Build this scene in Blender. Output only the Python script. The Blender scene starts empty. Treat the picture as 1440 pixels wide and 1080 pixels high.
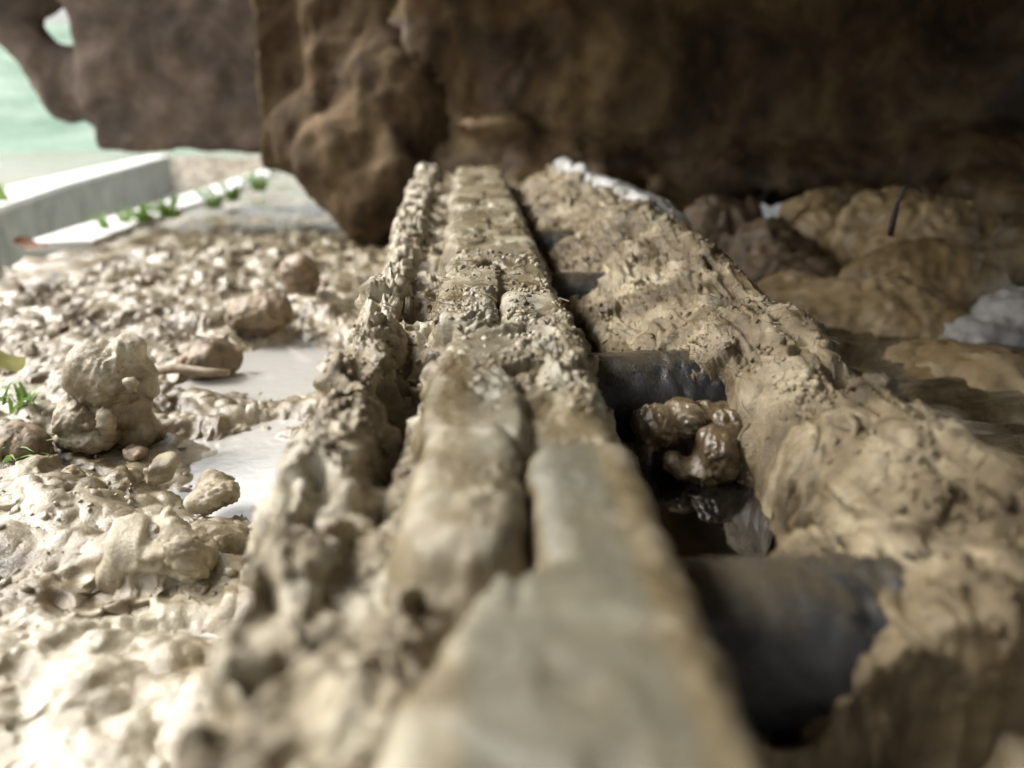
import bpy, bmesh, math, random
import numpy as np
from mathutils import Vector, Matrix, Euler

R = math.radians
scene = bpy.context.scene
col = scene.collection
rng = np.random.default_rng(7)
random.seed(7)

# ------------------------------------------------------------------ camera
H = 0.077                      # lens height above the link rail (rail top is z = 0)
FPX = 1130.0                   # focal length in pixels of the 1440 px wide photograph
PITCH, YAW = R(19.85), R(3.04)
cam_d = bpy.data.cameras.new('camera')
cam = bpy.data.objects.new('camera', cam_d)
col.objects.link(cam)
cam.location = (0, 0, H)
cam.rotation_euler = Euler((R(90) - PITCH, 0, -YAW), 'XYZ')
cam_d.sensor_width = 36
cam_d.lens = 36 * FPX / 1440
cam_d.clip_start = 0.005
cam_d.clip_end = 900
cam_d.dof.use_dof = True
cam_d.dof.focus_distance = 0.335
cam_d.dof.aperture_fstop = 6.6
cam_d.dof.aperture_blades = 0
scene.camera = cam

# ------------------------------------------------------------------ sky and sun (bright overcast)
SUN_EL, SUN_AZ = R(46), R(-74)          # azimuth from +Y, negative = to the left
w = bpy.data.worlds.new('World')
scene.world = w
w.use_nodes = True
wn = w.node_tree.nodes
wl = w.node_tree.links
sky = wn.new('ShaderNodeTexSky')
sky.sky_type = 'NISHITA'
sky.sun_disc = False
sky.sun_elevation = SUN_EL
sky.sun_rotation = SUN_AZ
sky.dust_density = 7.0
sky.air_density = 1.0
sky.ozone_density = 1.0
hs = wn.new('ShaderNodeHueSaturation')
hs.inputs['Saturation'].default_value = 0.25
wl.new(sky.outputs[0], hs.inputs['Color'])
wl.new(hs.outputs[0], wn['Background'].inputs['Color'])
wn['Background'].inputs['Strength'].default_value = 0.15

sd = bpy.data.lights.new('sun', 'SUN')
sd.energy = 1.45
sd.angle = R(16)
sd.color = (1.0, 0.97, 0.92)
sun = bpy.data.objects.new('sun', sd)
col.objects.link(sun)
dv = Vector((math.sin(SUN_AZ) * math.cos(SUN_EL), math.cos(SUN_AZ) * math.cos(SUN_EL), math.sin(SUN_EL)))
sun.rotation_euler = dv.to_track_quat('Z', 'Y').to_euler()
sun.location = (-3, 1, 4)

scene.view_settings.view_transform = 'Standard'
scene.view_settings.look = 'None'
scene.view_settings.gamma = 1
scene.view_settings.use_curve_mapping = False
scene.view_settings.exposure = 1.12

# ------------------------------------------------------------------ helpers
_fwd = Vector((math.sin(YAW) * math.cos(PITCH), math.cos(YAW) * math.cos(PITCH), -math.sin(PITCH)))
_right = Vector((math.cos(YAW), -math.sin(YAW), 0))
_up = _right.cross(_fwd)
def ray(px, py):
    return _fwd + _right * ((px - 720) / FPX) - _up * ((py - 540) / FPX)
def onz(px, py, z):                       # point of a sight line at height z
    d = ray(px, py); t = (z - H) / d.z
    return Vector((d.x * t, d.y * t, z))
def ony(px, py, Y):                       # point of a sight line at distance Y along the track
    d = ray(px, py); t = Y / d.y
    return Vector((d.x * t, Y, H + d.z * t))

def tag(o, label=None, cat=None, group=None, kind=None):
    if label: o['label'] = label
    if cat: o['category'] = cat
    if group: o['group'] = group
    if kind: o['kind'] = kind
    return o
def empty(name, loc, rot=(0, 0, 0)):
    o = bpy.data.objects.new(name, None)
    o.empty_display_size = 0.02
    col.objects.link(o); o.location = loc; o.rotation_euler = rot
    return o
def link(name, me, mat, parent=None, keep=True):
    if mat is not None and len(me.materials) == 0:
        me.materials.append(mat)
    o = bpy.data.objects.new(name, me)
    col.objects.link(o)
    if parent is not None:
        o.parent = parent
        if keep:
            o.matrix_parent_inverse = Matrix.LocRotScale(parent.location, parent.rotation_euler, parent.scale).inverted()
    return o

# vectorised gradient noise ------------------------------------------------
_perm = np.random.default_rng(3).permutation(512).astype(np.int32)
_perm = np.concatenate([_perm, _perm, _perm])
_g = np.random.default_rng(5).normal(size=(512, 3)); _g /= np.linalg.norm(_g, axis=1, keepdims=True)
_g = (_g * 1.6).astype(np.float32)
def gn3(p):
    p = p.astype(np.float32)
    i = np.floor(p).astype(np.int32); f = p - i
    i &= 511
    u = f * f * f * (f * (f * 6 - 15) + 10)
    out = 0
    for dx in (0, 1):
        hx = _perm[(i[:, 0] + dx) & 511]; wx = u[:, 0] if dx else 1 - u[:, 0]
        for dy in (0, 1):
            hy = _perm[hx + ((i[:, 1] + dy) & 511)]; wy = u[:, 1] if dy else 1 - u[:, 1]
            for dz in (0, 1):
                hz = _perm[hy + ((i[:, 2] + dz) & 511)]; wz = u[:, 2] if dz else 1 - u[:, 2]
                g = _g[hz & 511]
                out = out + wx * wy * wz * (g[:, 0] * (f[:, 0] - dx) + g[:, 1] * (f[:, 1] - dy) + g[:, 2] * (f[:, 2] - dz))
    return out
def fbm(p, freq, octv=4, gain=0.5, mode='n', off=0.0):
    s = 0; a = 1.0; t = 0
    p = p * freq + off
    for k in range(octv):
        n = gn3(p)
        if mode == 'b': n = np.abs(n) * 2 - 0.6       # billow: lumps
        elif mode == 'r': n = 0.6 - np.abs(n) * 2     # ridged: creases
        s = s + n * a; t += a; a *= gain
        p = p * 2.03 + 17.3
    return s / t
def sstep(a, b, x):
    t = np.clip((x - a) / (b - a), 0, 1)
    return t * t * (3 - 2 * t)
def smax(a, b, k):
    h = np.clip(0.5 + 0.5 * (a - b) / k, 0, 1)
    return b + (a - b) * h + k * h * (1 - h)
def gauss(X, Y, cx, cy, sx, sy):
    return np.exp(-((X - cx) / sx) ** 2 - ((Y - cy) / sy) ** 2)
def box01(X, Y, x0, x1, y0, y1, s):       # soft rectangle mask
    return sstep(x0 - s, x0 + s, X) * (1 - sstep(x1 - s, x1 + s, X)) * sstep(y0 - s, y0 + s, Y) * (1 - sstep(y1 - s, y1 + s, Y))

def rough_mask(p, off=0.0):
    return sstep(-0.30, 0.42, gn3(p * 24 + 3 + off) + 0.45 * gn3(p * 75 + 9 + off))
def mud_relief(p, lump=1.0, crumb=1.0, fine=1.0, off=0.0, macro=1.0):
    wv = np.stack([gn3(p * 38 + 5 + off), gn3(p * 38 + 11 + off), gn3(p * 38 + 23 + off)], 1)
    q = p + 0.010 * wv
    rough = rough_mask(p, off)                                  # crumbly here, smeared there
    h = macro * 0.0055 * fbm(q, 24, 2, 0.5, 'n', off + 1)
    h += lump * 0.0026 * (0.25 + 1.0 * rough) * fbm(q, 60, 3, 0.55, 'n', off)
    h += lump * 0.0024 * (1.2 - 0.6 * rough) * fbm(q * np.array([1.0, 0.45, 1.0]), 64, 2, 0.5, 'r', off + 3)
    big = gn3(q * 95 + off + 31)
    h += lump * 0.0034 * sstep(0.30, 0.50, big) * rough          # stuck pieces
    pit = gn3(q * 58 + off + 47)
    h -= lump * 0.0055 * sstep(0.30, 0.62, pit)                  # pits
    h += crumb * 0.0018 * rough ** 1.5 * fbm(q, 250, 2, 0.6, 'b', off + 7)
    h += crumb * 0.0010 * (0.25 + rough) * fbm(q, 480, 3, 0.65, 'n', off + 17)
    h += fine * 0.0006 * (0.15 + rough) * fbm(p, 1200, 2, 0.6, 'n', off + 9)
    return h

def normals_grid(P):
    du = np.gradient(P, axis=1); dv_ = np.gradient(P, axis=0)
    n = np.cross(du, dv_)
    n /= np.linalg.norm(n, axis=2, keepdims=True) + 1e-12
    return n
def mesh_np(name, V, F, smooth=True):
    me = bpy.data.meshes.new(name)
    n = F.shape[1]
    me.vertices.add(len(V)); me.vertices.foreach_set('co', np.ascontiguousarray(V, np.float32).ravel())
    me.loops.add(F.size); me.loops.foreach_set('vertex_index', np.ascontiguousarray(F, np.int32).ravel())
    me.polygons.add(len(F)); me.polygons.foreach_set('loop_start', np.arange(0, F.size, n, dtype=np.int32))
    me.polygons.foreach_set('loop_total', np.full(len(F), n, np.int32))
    me.update(calc_edges=True)
    if smooth: me.polygons.foreach_set('use_smooth', np.ones(len(F), bool))
    me.validate()
    return me
def grid_faces(nr, nc, keep=None):
    idx = np.arange(nr * nc).reshape(nr, nc)
    F = np.stack([idx[:-1, :-1], idx[:-1, 1:], idx[1:, 1:], idx[1:, :-1]], 2).reshape(-1, 4)
    if keep is not None:
        F = F[keep.reshape(-1)[F].any(1)]
    return F
def compact(V, F):
    used = np.unique(F); m = np.full(len(V), -1, np.int64); m[used] = np.arange(len(used))
    return V[used], m[F]
def sheet(name, xs, ys, hfun, mat, relief=None, parent=None, keepfun=None, dry_off=0.0, worn=None):
    X, Y = np.meshgrid(xs, ys)
    Z = hfun(X, Y)
    P = np.stack([X, Y, Z], 2)
    if relief is not None:
        N = normals_grid(P)
        d = relief(P.reshape(-1, 3)).reshape(X.shape)
        P = P + N * d[..., None]
    keep = None if keepfun is None else keepfun(X, Y, Z)
    V = P.reshape(-1, 3); F = grid_faces(len(ys), len(xs), keep)
    V, F = compact(V, F)
    me = mesh_np(name, V, F)
    dry = np.zeros(len(V), np.float32); near_ = np.hypot(V[:, 0], V[:, 1]) < 4
    dry[near_] = rough_mask(V[near_], dry_off)
    at = me.attributes.new('dry', 'FLOAT', 'POINT'); at.data.foreach_set('value', dry)
    if worn is not None:
        at = me.attributes.new('worn', 'FLOAT', 'POINT'); at.data.foreach_set('value', worn(V).astype(np.float32))
    return link(name, me, mat, parent)
def geo(a, b, ratio):
    n = int(math.log(b / a) / math.log(ratio)) + 1
    return a * (b / a) ** (np.arange(n + 1) / n)

# ------------------------------------------------------------------ materials
def new_mat(name):
    m = bpy.data.materials.new(name); m.use_nodes = True
    nt = m.node_tree
    return m, nt, nt.nodes, nt.links, nt.nodes['Principled BSDF']
def noise_node(n, l, vec, scale, detail=4, rough=0.55, dist=0.0):
    t = n.new('ShaderNodeTexNoise'); t.inputs['Scale'].default_value = scale
    t.inputs['Detail'].default_value = detail; t.inputs['Roughness'].default_value = rough
    t.inputs['Distortion'].default_value = dist
    l.new(vec, t.inputs['Vector'])
    return t
def ramp(n, l, src, stops):
    r = n.new('ShaderNodeValToRGB')
    e = r.color_ramp.elements
    while len(e) < len(stops): e.new(0.5)
    for i, (p, c) in enumerate(stops):
        e[i].position = p; e[i].color = (c[0], c[1], c[2], 1) if isinstance(c, (tuple, list)) else (c, c, c, 1)
    l.new(src, r.inputs[0])
    return r
def mud_mat(name, dark, mid, light, r0, r1, scale=40, bump=0.25, coat=0.0, bscale=900, fleck=None, spec=0.5, dry=False):
    m, nt, n, l, b = new_mat(name)
    tc = n.new('ShaderNodeTexCoord'); v = tc.outputs['Object']
    a = noise_node(n, l, v, scale, 6, 0.62, 0.6)
    r = ramp(n, l, a.outputs['Fac'], [(0.36, dark), (0.50, mid), (0.64, light)])
    c = r.outputs[0]
    a2 = noise_node(n, l, v, scale * 9, 4, 0.6)
    mx = n.new('ShaderNodeMixRGB'); mx.blend_type = 'OVERLAY'; mx.inputs[0].default_value = 0.45
    l.new(c, mx.inputs[1]); l.new(ramp(n, l, a2.outputs['Fac'], [(0.25, 0.30), (0.75, 0.70)]).outputs[0], mx.inputs[2])
    c = mx.outputs[0]
    if fleck:
        a3 = noise_node(n, l, v, scale * 2.3, 3, 0.5, 1.2)
        f = ramp(n, l, a3.outputs['Fac'], [(0.60, 0.0), (0.68, 1.0)])
        m2 = n.new('ShaderNodeMixRGB'); l.new(f.outputs[0], m2.inputs[0]); l.new(c, m2.inputs[1])
        m2.inputs[2].default_value = (*fleck, 1)
        c = m2.outputs[0]
    l.new(c, b.inputs['Base Color'])
    a4 = noise_node(n, l, v, scale * 1.3, 5, 0.6, 0.8)
    rsrc = a4.outputs['Fac']
    if dry:                                  # smeared places stay wet and glossy, crumbly ones are drier
        at = n.new('ShaderNodeAttribute'); at.attribute_name = 'dry'
        ad = n.new('ShaderNodeMath'); ad.operation = 'MULTIPLY_ADD'
        l.new(at.outputs['Fac'], ad.inputs[0]); ad.inputs[1].default_value = 0.22; 
        sb = n.new('ShaderNodeMath'); sb.operation = 'SUBTRACT'; l.new(a4.outputs['Fac'], sb.inputs[0]); sb.inputs[1].default_value = 0.11
        l.new(sb.outputs[0], ad.inputs[2]); rsrc = ad.outputs[0]
    l.new(ramp(n, l, rsrc, [(0.36, r0), (0.62, r1)]).outputs[0], b.inputs['Roughness'])
    b.inputs['Specular IOR Level'].default_value = spec
    if coat:
        b.inputs['Coat Weight'].default_value = coat; b.inputs['Coat Roughness'].default_value = 0.12
    bn = noise_node(n, l, v, bscale, 5, 0.65)
    bp = n.new('ShaderNodeBump'); bp.inputs['Strength'].default_value = bump; bp.inputs['Distance'].default_value = 0.0012
    l.new(bn.outputs['Fac'], bp.inputs['Height']); l.new(bp.outputs[0], b.inputs['Normal'])
    if coat: l.new(bp.outputs[0], b.inputs['Coat Normal'])
    return m

M = {}
M['ground'] = mud_mat('wet_clay_ground', (0.078, 0.057, 0.026), (0.198, 0.158, 0.094), (0.42, 0.38, 0.29), 0.08, 0.42, 20, 0.5, coat=0.35, dry=True)
M['ridge'] = mud_mat('ridge_clay', (0.090, 0.066, 0.030), (0.242, 0.199, 0.124), (0.49, 0.455, 0.355), 0.15, 0.5, 30, 0.7, coat=0.2, dry=True)
M['bank'] = mud_mat('bank_clay', (0.078, 0.054, 0.023), (0.190, 0.143, 0.076), (0.41, 0.345, 0.225), 0.12, 0.45, 24, 0.8, coat=0.3, dry=True)
M['film'] = mud_mat('clay_film_on_steel', (0.100, 0.074, 0.035), (0.182, 0.148, 0.088), (0.36, 0.33, 0.245), 0.2, 0.5, 26, 0.5, coat=0.1, dry=True)
M['clod'] = mud_mat('clod_clay', (0.15, 0.118, 0.066), (0.27, 0.225, 0.148), (0.42, 0.38, 0.28), 0.2, 0.55, 45, 0.5)
M['soil'] = mud_mat('dark_soil_clod', (0.09, 0.06, 0.035), (0.17, 0.12, 0.07), (0.26, 0.19, 0.12), 0.35, 0.7, 45, 0.35)
M['ochre'] = mud_mat('ochre_clay', (0.17, 0.115, 0.05), (0.38, 0.28, 0.145), (0.52, 0.41, 0.25), 0.3, 0.6, 14, 0.3)
M['painted_sheen'] = mud_mat('pale_painted_sheen', (0.30, 0.29, 0.26), (0.46, 0.455, 0.43), (0.60, 0.60, 0.58), 0.3, 0.5, 20, 0.2)  # pale grey puts the sky's sheen on wet mud into the colour
M['slick'] = mud_mat('slick_wet_mud', (0.075, 0.053, 0.027), (0.14, 0.103, 0.056), (0.32, 0.265, 0.18), 0.06, 0.28, 60, 0.35, coat=0.9)
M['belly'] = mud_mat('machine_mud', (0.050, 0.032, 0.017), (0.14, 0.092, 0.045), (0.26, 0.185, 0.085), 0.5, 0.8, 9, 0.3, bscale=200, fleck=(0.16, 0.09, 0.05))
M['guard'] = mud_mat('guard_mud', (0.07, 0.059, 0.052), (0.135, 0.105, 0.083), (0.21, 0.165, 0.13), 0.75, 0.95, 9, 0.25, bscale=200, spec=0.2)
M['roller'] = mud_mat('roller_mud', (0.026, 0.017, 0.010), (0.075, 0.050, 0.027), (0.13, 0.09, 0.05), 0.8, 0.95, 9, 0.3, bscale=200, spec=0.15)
M['steel'] = mud_mat('dark_wet_steel', (0.010, 0.011, 0.013), (0.024, 0.027, 0.030), (0.055, 0.058, 0.058), 0.12, 0.45, 60, 0.5)
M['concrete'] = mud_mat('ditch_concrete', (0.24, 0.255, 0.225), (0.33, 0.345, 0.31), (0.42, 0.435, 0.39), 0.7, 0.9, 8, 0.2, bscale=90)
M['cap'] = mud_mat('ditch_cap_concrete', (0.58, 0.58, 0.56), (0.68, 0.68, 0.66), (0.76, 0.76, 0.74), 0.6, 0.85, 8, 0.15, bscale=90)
M['grassland'] = mud_mat('grassland', (0.095, 0.17, 0.115), (0.16, 0.24, 0.175), (0.23, 0.31, 0.24), 0.7, 0.95, 1.2, 0.2, bscale=20)
M['twig'] = mud_mat('dark_twig', (0.015, 0.011, 0.008), (0.03, 0.022, 0.015), (0.05, 0.038, 0.026), 0.4, 0.7, 60, 0.2)
M['stick'] = mud_mat('muddy_stick', (0.15, 0.105, 0.06), (0.25, 0.19, 0.12), (0.34, 0.27, 0.18), 0.4, 0.7, 60, 0.3)

def settle(m, colr, sc):                  # thin mud that settled on upward faces
    nt = m.node_tree; n, l = nt.nodes, nt.links; b = n['Principled BSDF']
    src = b.inputs['Base Color'].links[0].from_socket
    g = n.new('ShaderNodeNewGeometry'); sp = n.new('ShaderNodeSeparateXYZ'); l.new(g.outputs['True Normal'], sp.inputs[0])
    tc = n.new('ShaderNodeTexCoord'); a = noise_node(n, l, tc.outputs['Object'], sc, 5, 0.6)
    ad = n.new('ShaderNodeMath'); ad.operation = 'MULTIPLY_ADD'; l.new(a.outputs['Fac'], ad.inputs[0]); ad.inputs[1].default_value = 0.9; l.new(sp.outputs[2], ad.inputs[2])
    f = ramp(n, l, ad.outputs[0], [(0.98, 0.0), (1.0, 0.0)]); f.color_ramp.elements[0].position = 0.72; f.color_ramp.elements[1].position = 1.0
    mr = n.new('ShaderNodeMapRange'); l.new(ad.outputs[0], mr.inputs[0]); mr.inputs[1].default_value = 1.05; mr.inputs[2].default_value = 1.5
    mx = n.new('ShaderNodeMixRGB'); l.new(mr.outputs[0], mx.inputs[0]); l.new(src, mx.inputs[1]); mx.inputs[2].default_value = (*colr, 1)
    n.remove(f)
    l.new(mx.outputs[0], b.inputs['Base Color'])
settle(M['steel'], (0.085, 0.07, 0.048), 90)
def worn_steel(m, colr):
    nt = m.node_tree; n, l = nt.nodes, nt.links; b = n['Principled BSDF']
    src = b.inputs['Base Color'].links[0].from_socket
    at = n.new('ShaderNodeAttribute'); at.attribute_name = 'worn'
    tc = n.new('ShaderNodeTexCoord'); a = noise_node(n, l, tc.outputs['Object'], 38, 6, 0.65, 0.5)
    ad = n.new('ShaderNodeMath'); l.new(a.outputs['Fac'], ad.inputs[0]); l.new(at.outputs['Fac'], ad.inputs[1])
    mr = n.new('ShaderNodeMapRange'); l.new(ad.outputs[0], mr.inputs[0]); mr.inputs[1].default_value = 0.86; mr.inputs[2].default_value = 1.5
    mx = n.new('ShaderNodeMixRGB'); l.new(mr.outputs[0], mx.inputs[0]); l.new(src, mx.inputs[1]); mx.inputs[2].default_value = (*colr, 1)
    l.new(mx.outputs[0], b.inputs['Base Color'])
worn_steel(M['film'], (0.118, 0.116, 0.088))
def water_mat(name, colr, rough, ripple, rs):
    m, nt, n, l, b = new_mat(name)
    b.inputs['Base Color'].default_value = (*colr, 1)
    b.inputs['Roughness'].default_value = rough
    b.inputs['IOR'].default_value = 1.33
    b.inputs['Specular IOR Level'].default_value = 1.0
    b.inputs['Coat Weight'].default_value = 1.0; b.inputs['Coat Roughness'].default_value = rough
    tc = n.new('ShaderNodeTexCoord')
    a = noise_node(n, l, tc.outputs['Object'], rs, 3, 0.5, 0.5)
    bp = n.new('ShaderNodeBump'); bp.inputs['Strength'].default_value = ripple; bp.inputs['Distance'].default_value = 0.002
    l.new(a.outputs['Fac'], bp.inputs['Height']); l.new(bp.outputs[0], b.inputs['Normal'])
    return m
M['puddle'] = water_mat('muddy_water_sky_sheen', (0.42, 0.41, 0.38), 0.05, 0.2, 130)  # muddy tone, paled further to paint in the sky reflection
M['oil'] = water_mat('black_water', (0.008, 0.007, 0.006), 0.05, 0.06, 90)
def leaf_mat(name, c, trans=0.3):
    m, nt, n, l, b = new_mat(name)
    tc = n.new('ShaderNodeTexCoord')
    a = noise_node(n, l, tc.outputs['Object'], 3.0, 3, 0.5)
    r = ramp(n, l, a.outputs['Fac'], [(0.3, tuple(x * 0.6 for x in c)), (0.7, tuple(min(1, x * 1.25) for x in c))])
    l.new(r.outputs[0], b.inputs['Base Color'])
    b.inputs['Roughness'].default_value = 0.5
    tr = n.new('ShaderNodeBsdfTranslucent'); l.new(r.outputs[0], tr.inputs['Color'])
    mx = n.new('ShaderNodeMixShader'); mx.inputs[0].default_value = trans
    l.new(b.outputs[0], mx.inputs[1]); l.new(tr.outputs[0], mx.inputs[2])
    l.new(mx.outputs[0], n['Material Output'].inputs['Surface'])
    return m
M['grass'] = leaf_mat('grass_blade', (0.17, 0.28, 0.06), 0.35)
M['yellow'] = leaf_mat('yellow_leaf', (0.34, 0.34, 0.12), 0.3)
M['rust'] = leaf_mat('dead_leaf', (0.24, 0.12, 0.06), 0.2)

# ------------------------------------------------------------------ ground
GROUND_Z = -0.085
def ground_base(X, Y):
    g = GROUND_Z - 0.05 * np.maximum(Y - 0.45, 0) * (1 / (1 + np.maximum(Y - 12, 0) * 0.05))
    p2 = np.stack([X.ravel(), Y.ravel(), np.zeros(X.size)], 1)
    near = 1 - sstep(1.6, 4.0, np.hypot(X, Y))
    und = (0.010 * fbm(p2, 14, 3, 0.5) + 0.006 * fbm(p2, 36, 3, 0.5, 'b', 2.0)).reshape(X.shape)
    far_und = (0.05 * fbm(p2, 1.2, 3, 0.5, 'n', 4.0)).reshape(X.shape)
    g = g + und * near + far_und * sstep(2.5, 7, np.hypot(X, Y))
    # hand-placed swells and hollows
    for (px, py, sx, sy, dz) in GROUND_BUMPS:
        c = onz(px, py, GROUND_Z); g = g + dz * gauss(X, Y, c.x, c.y, sx, sy)
    # crumbly rough band behind the clods
    rough = sstep(0.50, 0.66, Y) * (1 - sstep(1.4, 2.2, Y)) * near
    g = g + rough * (0.013 * fbm(p2, 20, 4, 0.55, 'n', 8.0)).reshape(X.shape)
    # drainage channel cut
    g = g - 0.0
    return g
GROUND_BUMPS = [
    (60, 730, 0.045, 0.030, 0.012), (230, 800, 0.022, 0.016, 0.014), (60, 960, 0.050, 0.030, 0.010),
    (335, 640, 0.026, 0.050, -0.021), (390, 495, 0.035, 0.060, -0.020), (250, 885, 0.022, 0.012, -0.012), (420, 620, .02, .10, -.006),
    (300, 1000, 0.03, 0.02, 0.006), (20, 640, 0.04, 0.03, 0.008), (440, 420, 0.03, 0.06, 0.012), (230, 470, 0.03, 0.05, 0.006)]
def ditch_pts():
    near = [(-0.50, 0.75), (-0.573, 1.22), (-0.64, 1.85), (-0.86, 3.6), (-1.05, 5.2)]
    far = [(-0.70, 0.75), (-0.86, 1.48), (-1.17, 2.45), (-2.00, 5.4), (-2.5, 7.2)]
    return near, far
NEAR, FAR = ditch_pts()
def seg_interp(pts, Y):
    return np.interp(Y, [p[1] for p in pts], [p[0] for p in pts])
def ground_h(X, Y):
    g = ground_base(X, Y)
    xn, xf = seg_interp(NEAR, Y), seg_interp(FAR, Y)
    cut = (X < xn) & (X > xf - 0.10) & (Y > 0.95) & (Y < 7.0)
    return np.where(cut, g - 0.24, g)
def ground_relief(P):
    d = np.hypot(P[:, 0], P[:, 1])
    k = 1 - sstep(1.0, 2.2, d)
    r = np.zeros(len(P)); s = k > 0.001
    Q = P[s]
    nearb = 1 - sstep(0.30, 0.55, Q[:, 1])                  # smoother, broader smears close by
    h = mud_relief(Q, 0.58, 0.95, 1.2, 0.0, 1.7)
    W = Q + 0.016 * np.stack([gn3(Q * 17), gn3(Q * 17 + 9), gn3(Q * 17 + 4)], 1)
    h = h * (1 - 0.25 * nearb) + (0.35 + nearb) * 0.0075 * fbm(W, 24, 3, 0.5, 'n', 70)
    t = 0.0012 + 0.002 * gn3(Q * 13 + 8)                      # trodden, smeared flat tops with hollows between
    flat = sstep(-0.2, 0.25, gn3(Q * 10 + 55) + 0.3 * nearb)
    h = np.where(h > t, t + (h - t) * (1 - 0.78 * flat), h * (1 + 0.35 * flat))
    r[s] = h * k[s]
    return r
gx = np.concatenate([-geo(3.1, 400, 1.14)[::-1], -geo(0.42, 3.0, 1.03)[::-1], np.arange(-0.418, -0.03, 0.0009), np.linspace(-0.028, 0.24, 60), geo(0.25, 400, 1.13)])
gy = np.concatenate([[-400, -80, -20, -5, -1.5, -0.5, -0.2, -0.05], np.linspace(0.0, 0.075, 12), geo(0.08, 1.3, 1.0036), geo(1.32, 12, 1.02), geo(12.5, 700, 1.12)])
tag(sheet('ground', gx, gy, ground_h, M['ground'], ground_relief), kind='structure')

def flat_blob(name, outline, z, mat, n=48, jitter=0.08, seed=0, parent=None):
    r_ = random.Random(seed)
    pts = [onz(px, py, z) for px, py in outline]
    c = sum(pts, Vector()) / len(pts)
    # closed Catmull-Rom through the outline
    V = [c]
    m = len(pts); k = max(2, n // m)
    for i in range(m):
        p0, p1, p2, p3 = pts[i - 1], pts[i], pts[(i + 1) % m], pts[(i + 2) % m]
        for j in range(k):
            t = j / k
            V.append(0.5 * (2 * p1 + (p2 - p0) * t + (2 * p0 - 5 * p1 + 4 * p2 - p3) * t * t + (3 * p1 - p0 - 3 * p2 + p3) * t ** 3))
    me = bpy.data.meshes.new(name)
    q = len(V) - 1
    me.from_pydata([tuple(v) for v in V], [], [(0, 1 + (i + 1) % q, 1 + i) for i in range(q)])
    me.update()
    return link(name, me, mat, parent)
def grow(pts, k):
    cx = sum(p[0] for p in pts) / len(pts); cy = sum(p[1] for p in pts) / len(pts)
    return [(cx + (x - cx) * k, cy + (y - cy) * k) for x, y in pts]
tag(flat_blob('puddle', grow([(255, 590), (330, 562), (410, 570), (430, 640), (405, 710), (340, 730), (275, 700)], 1.45), -0.0935, M['puddle']), kind='structure')
tag(flat_blob('puddle', grow([(300, 480), (360, 450), (480, 450), (500, 500), (440, 530), (350, 525)], 1.3), -0.0975, M['puddle']), kind='structure')
tag(flat_blob('puddle', grow([(140, 890), (210, 850), (310, 855), (330, 890), (250, 920)], 1.2), -0.0905, M['puddle']), kind='structure')

# ------------------------------------------------------------------ far hillside and bushes
def hill_h(X, Y):
    p2 = np.stack([X.ravel(), Y.ravel(), np.zeros(X.size)], 1)
    return -0.62 + 2.3 * sstep(9, 24, Y - 0.2 * X) + (0.3 * fbm(p2, 0.25, 3)).reshape(X.shape) * sstep(9.5, 14, Y)
tag(sheet('hill', np.linspace(-45, 45, 90), np.linspace(8.5, 60, 60), hill_h, M['grassland']), kind='structure')

def tube(name, pts, radii, mat, parent=None, sides=8, me_only=False):
    pts = [Vector(p) for p in pts]
    bm = bmesh.new(); rings = []
    for i, p in enumerate(pts):
        t = (pts[min(i + 1, len(pts) - 1)] - pts[max(i - 1, 0)]).normalized()
        a = t.orthogonal().normalized() if i == 0 else (a - t * a.dot(t)).normalized()
        b = t.cross(a)
        rings.append([bm.verts.new(p + (a * math.cos(2 * math.pi * k / sides) + b * math.sin(2 * math.pi * k / sides)) * radii[i]) for k in range(sides)])
    for r0, r1 in zip(rings, rings[1:]):
        for k in range(sides):
            bm.faces.new((r0[k], r0[(k + 1) % sides], r1[(k + 1) % sides], r1[k]))
    bm.faces.new(rings[0][::-1]); bm.faces.new(rings[-1])
    me = bpy.data.meshes.new(name); bm.to_mesh(me); bm.free()
    me.polygons.foreach_set('use_smooth', np.ones(len(me.polygons), bool))
    return me if me_only else link(name, me, mat, parent)
# ------------------------------------------------------------------ concrete drainage channel
def strip_wall(name, pts, off_in, off_out, ztop, zbot, mat, parent, zf):
    bm = bmesh.new(); rows = []
    P = [Vector((x, y, 0)) for x, y in pts]
    for i, p in enumerate(P):
        t = (P[min(i + 1, len(P) - 1)] - P[max(i - 1, 0)]).normalized()
        nrm = Vector((t.y, -t.x, 0))
        zz = zf(p.y)
        a, b = p + nrm * off_in, p + nrm * off_out
        rows.append([bm.verts.new((a.x, a.y, zz + zbot)), bm.verts.new((a.x, a.y, zz + ztop)), bm.verts.new((b.x, b.y, zz + ztop)), bm.verts.new((b.x, b.y, zz + zbot))])
    for r0, r1 in zip(rows, rows[1:]):
        for k in range(4):
            bm.faces.new((r0[k], r0[(k + 1) % 4], r1[(k + 1) % 4], r1[k]))
    bm.faces.new(rows[0]); bm.faces.new(rows[-1][::-1])
    bmesh.ops.recalc_face_normals(bm, faces=bm.faces)
    me = bpy.data.meshes.new(name); bm.to_mesh(me); bm.free()
    return link(name, me, mat, parent)
zf = lambda y: GROUND_Z - 0.05 * max(y - 0.45, 0)
ditch = empty('drainage_channel', (-1.0, 2.0, zf(2.0) - .25))
tag(ditch, 'open concrete drainage channel with bright wall tops at the far left', 'drainage channel')
def resample(pts, step):
    ys = np.arange(pts[0][1], pts[-1][1], step); return [(float(seg_interp(pts, y)), float(y)) for y in ys] + [pts[-1]]
def split_by(pts, ys):
    out = []
    for a, b in zip(ys, ys[1:]):
        out.append([(float(seg_interp(pts, y)), float(y)) for y in np.linspace(a + .004, b - .004, 6)])
    return out
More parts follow.
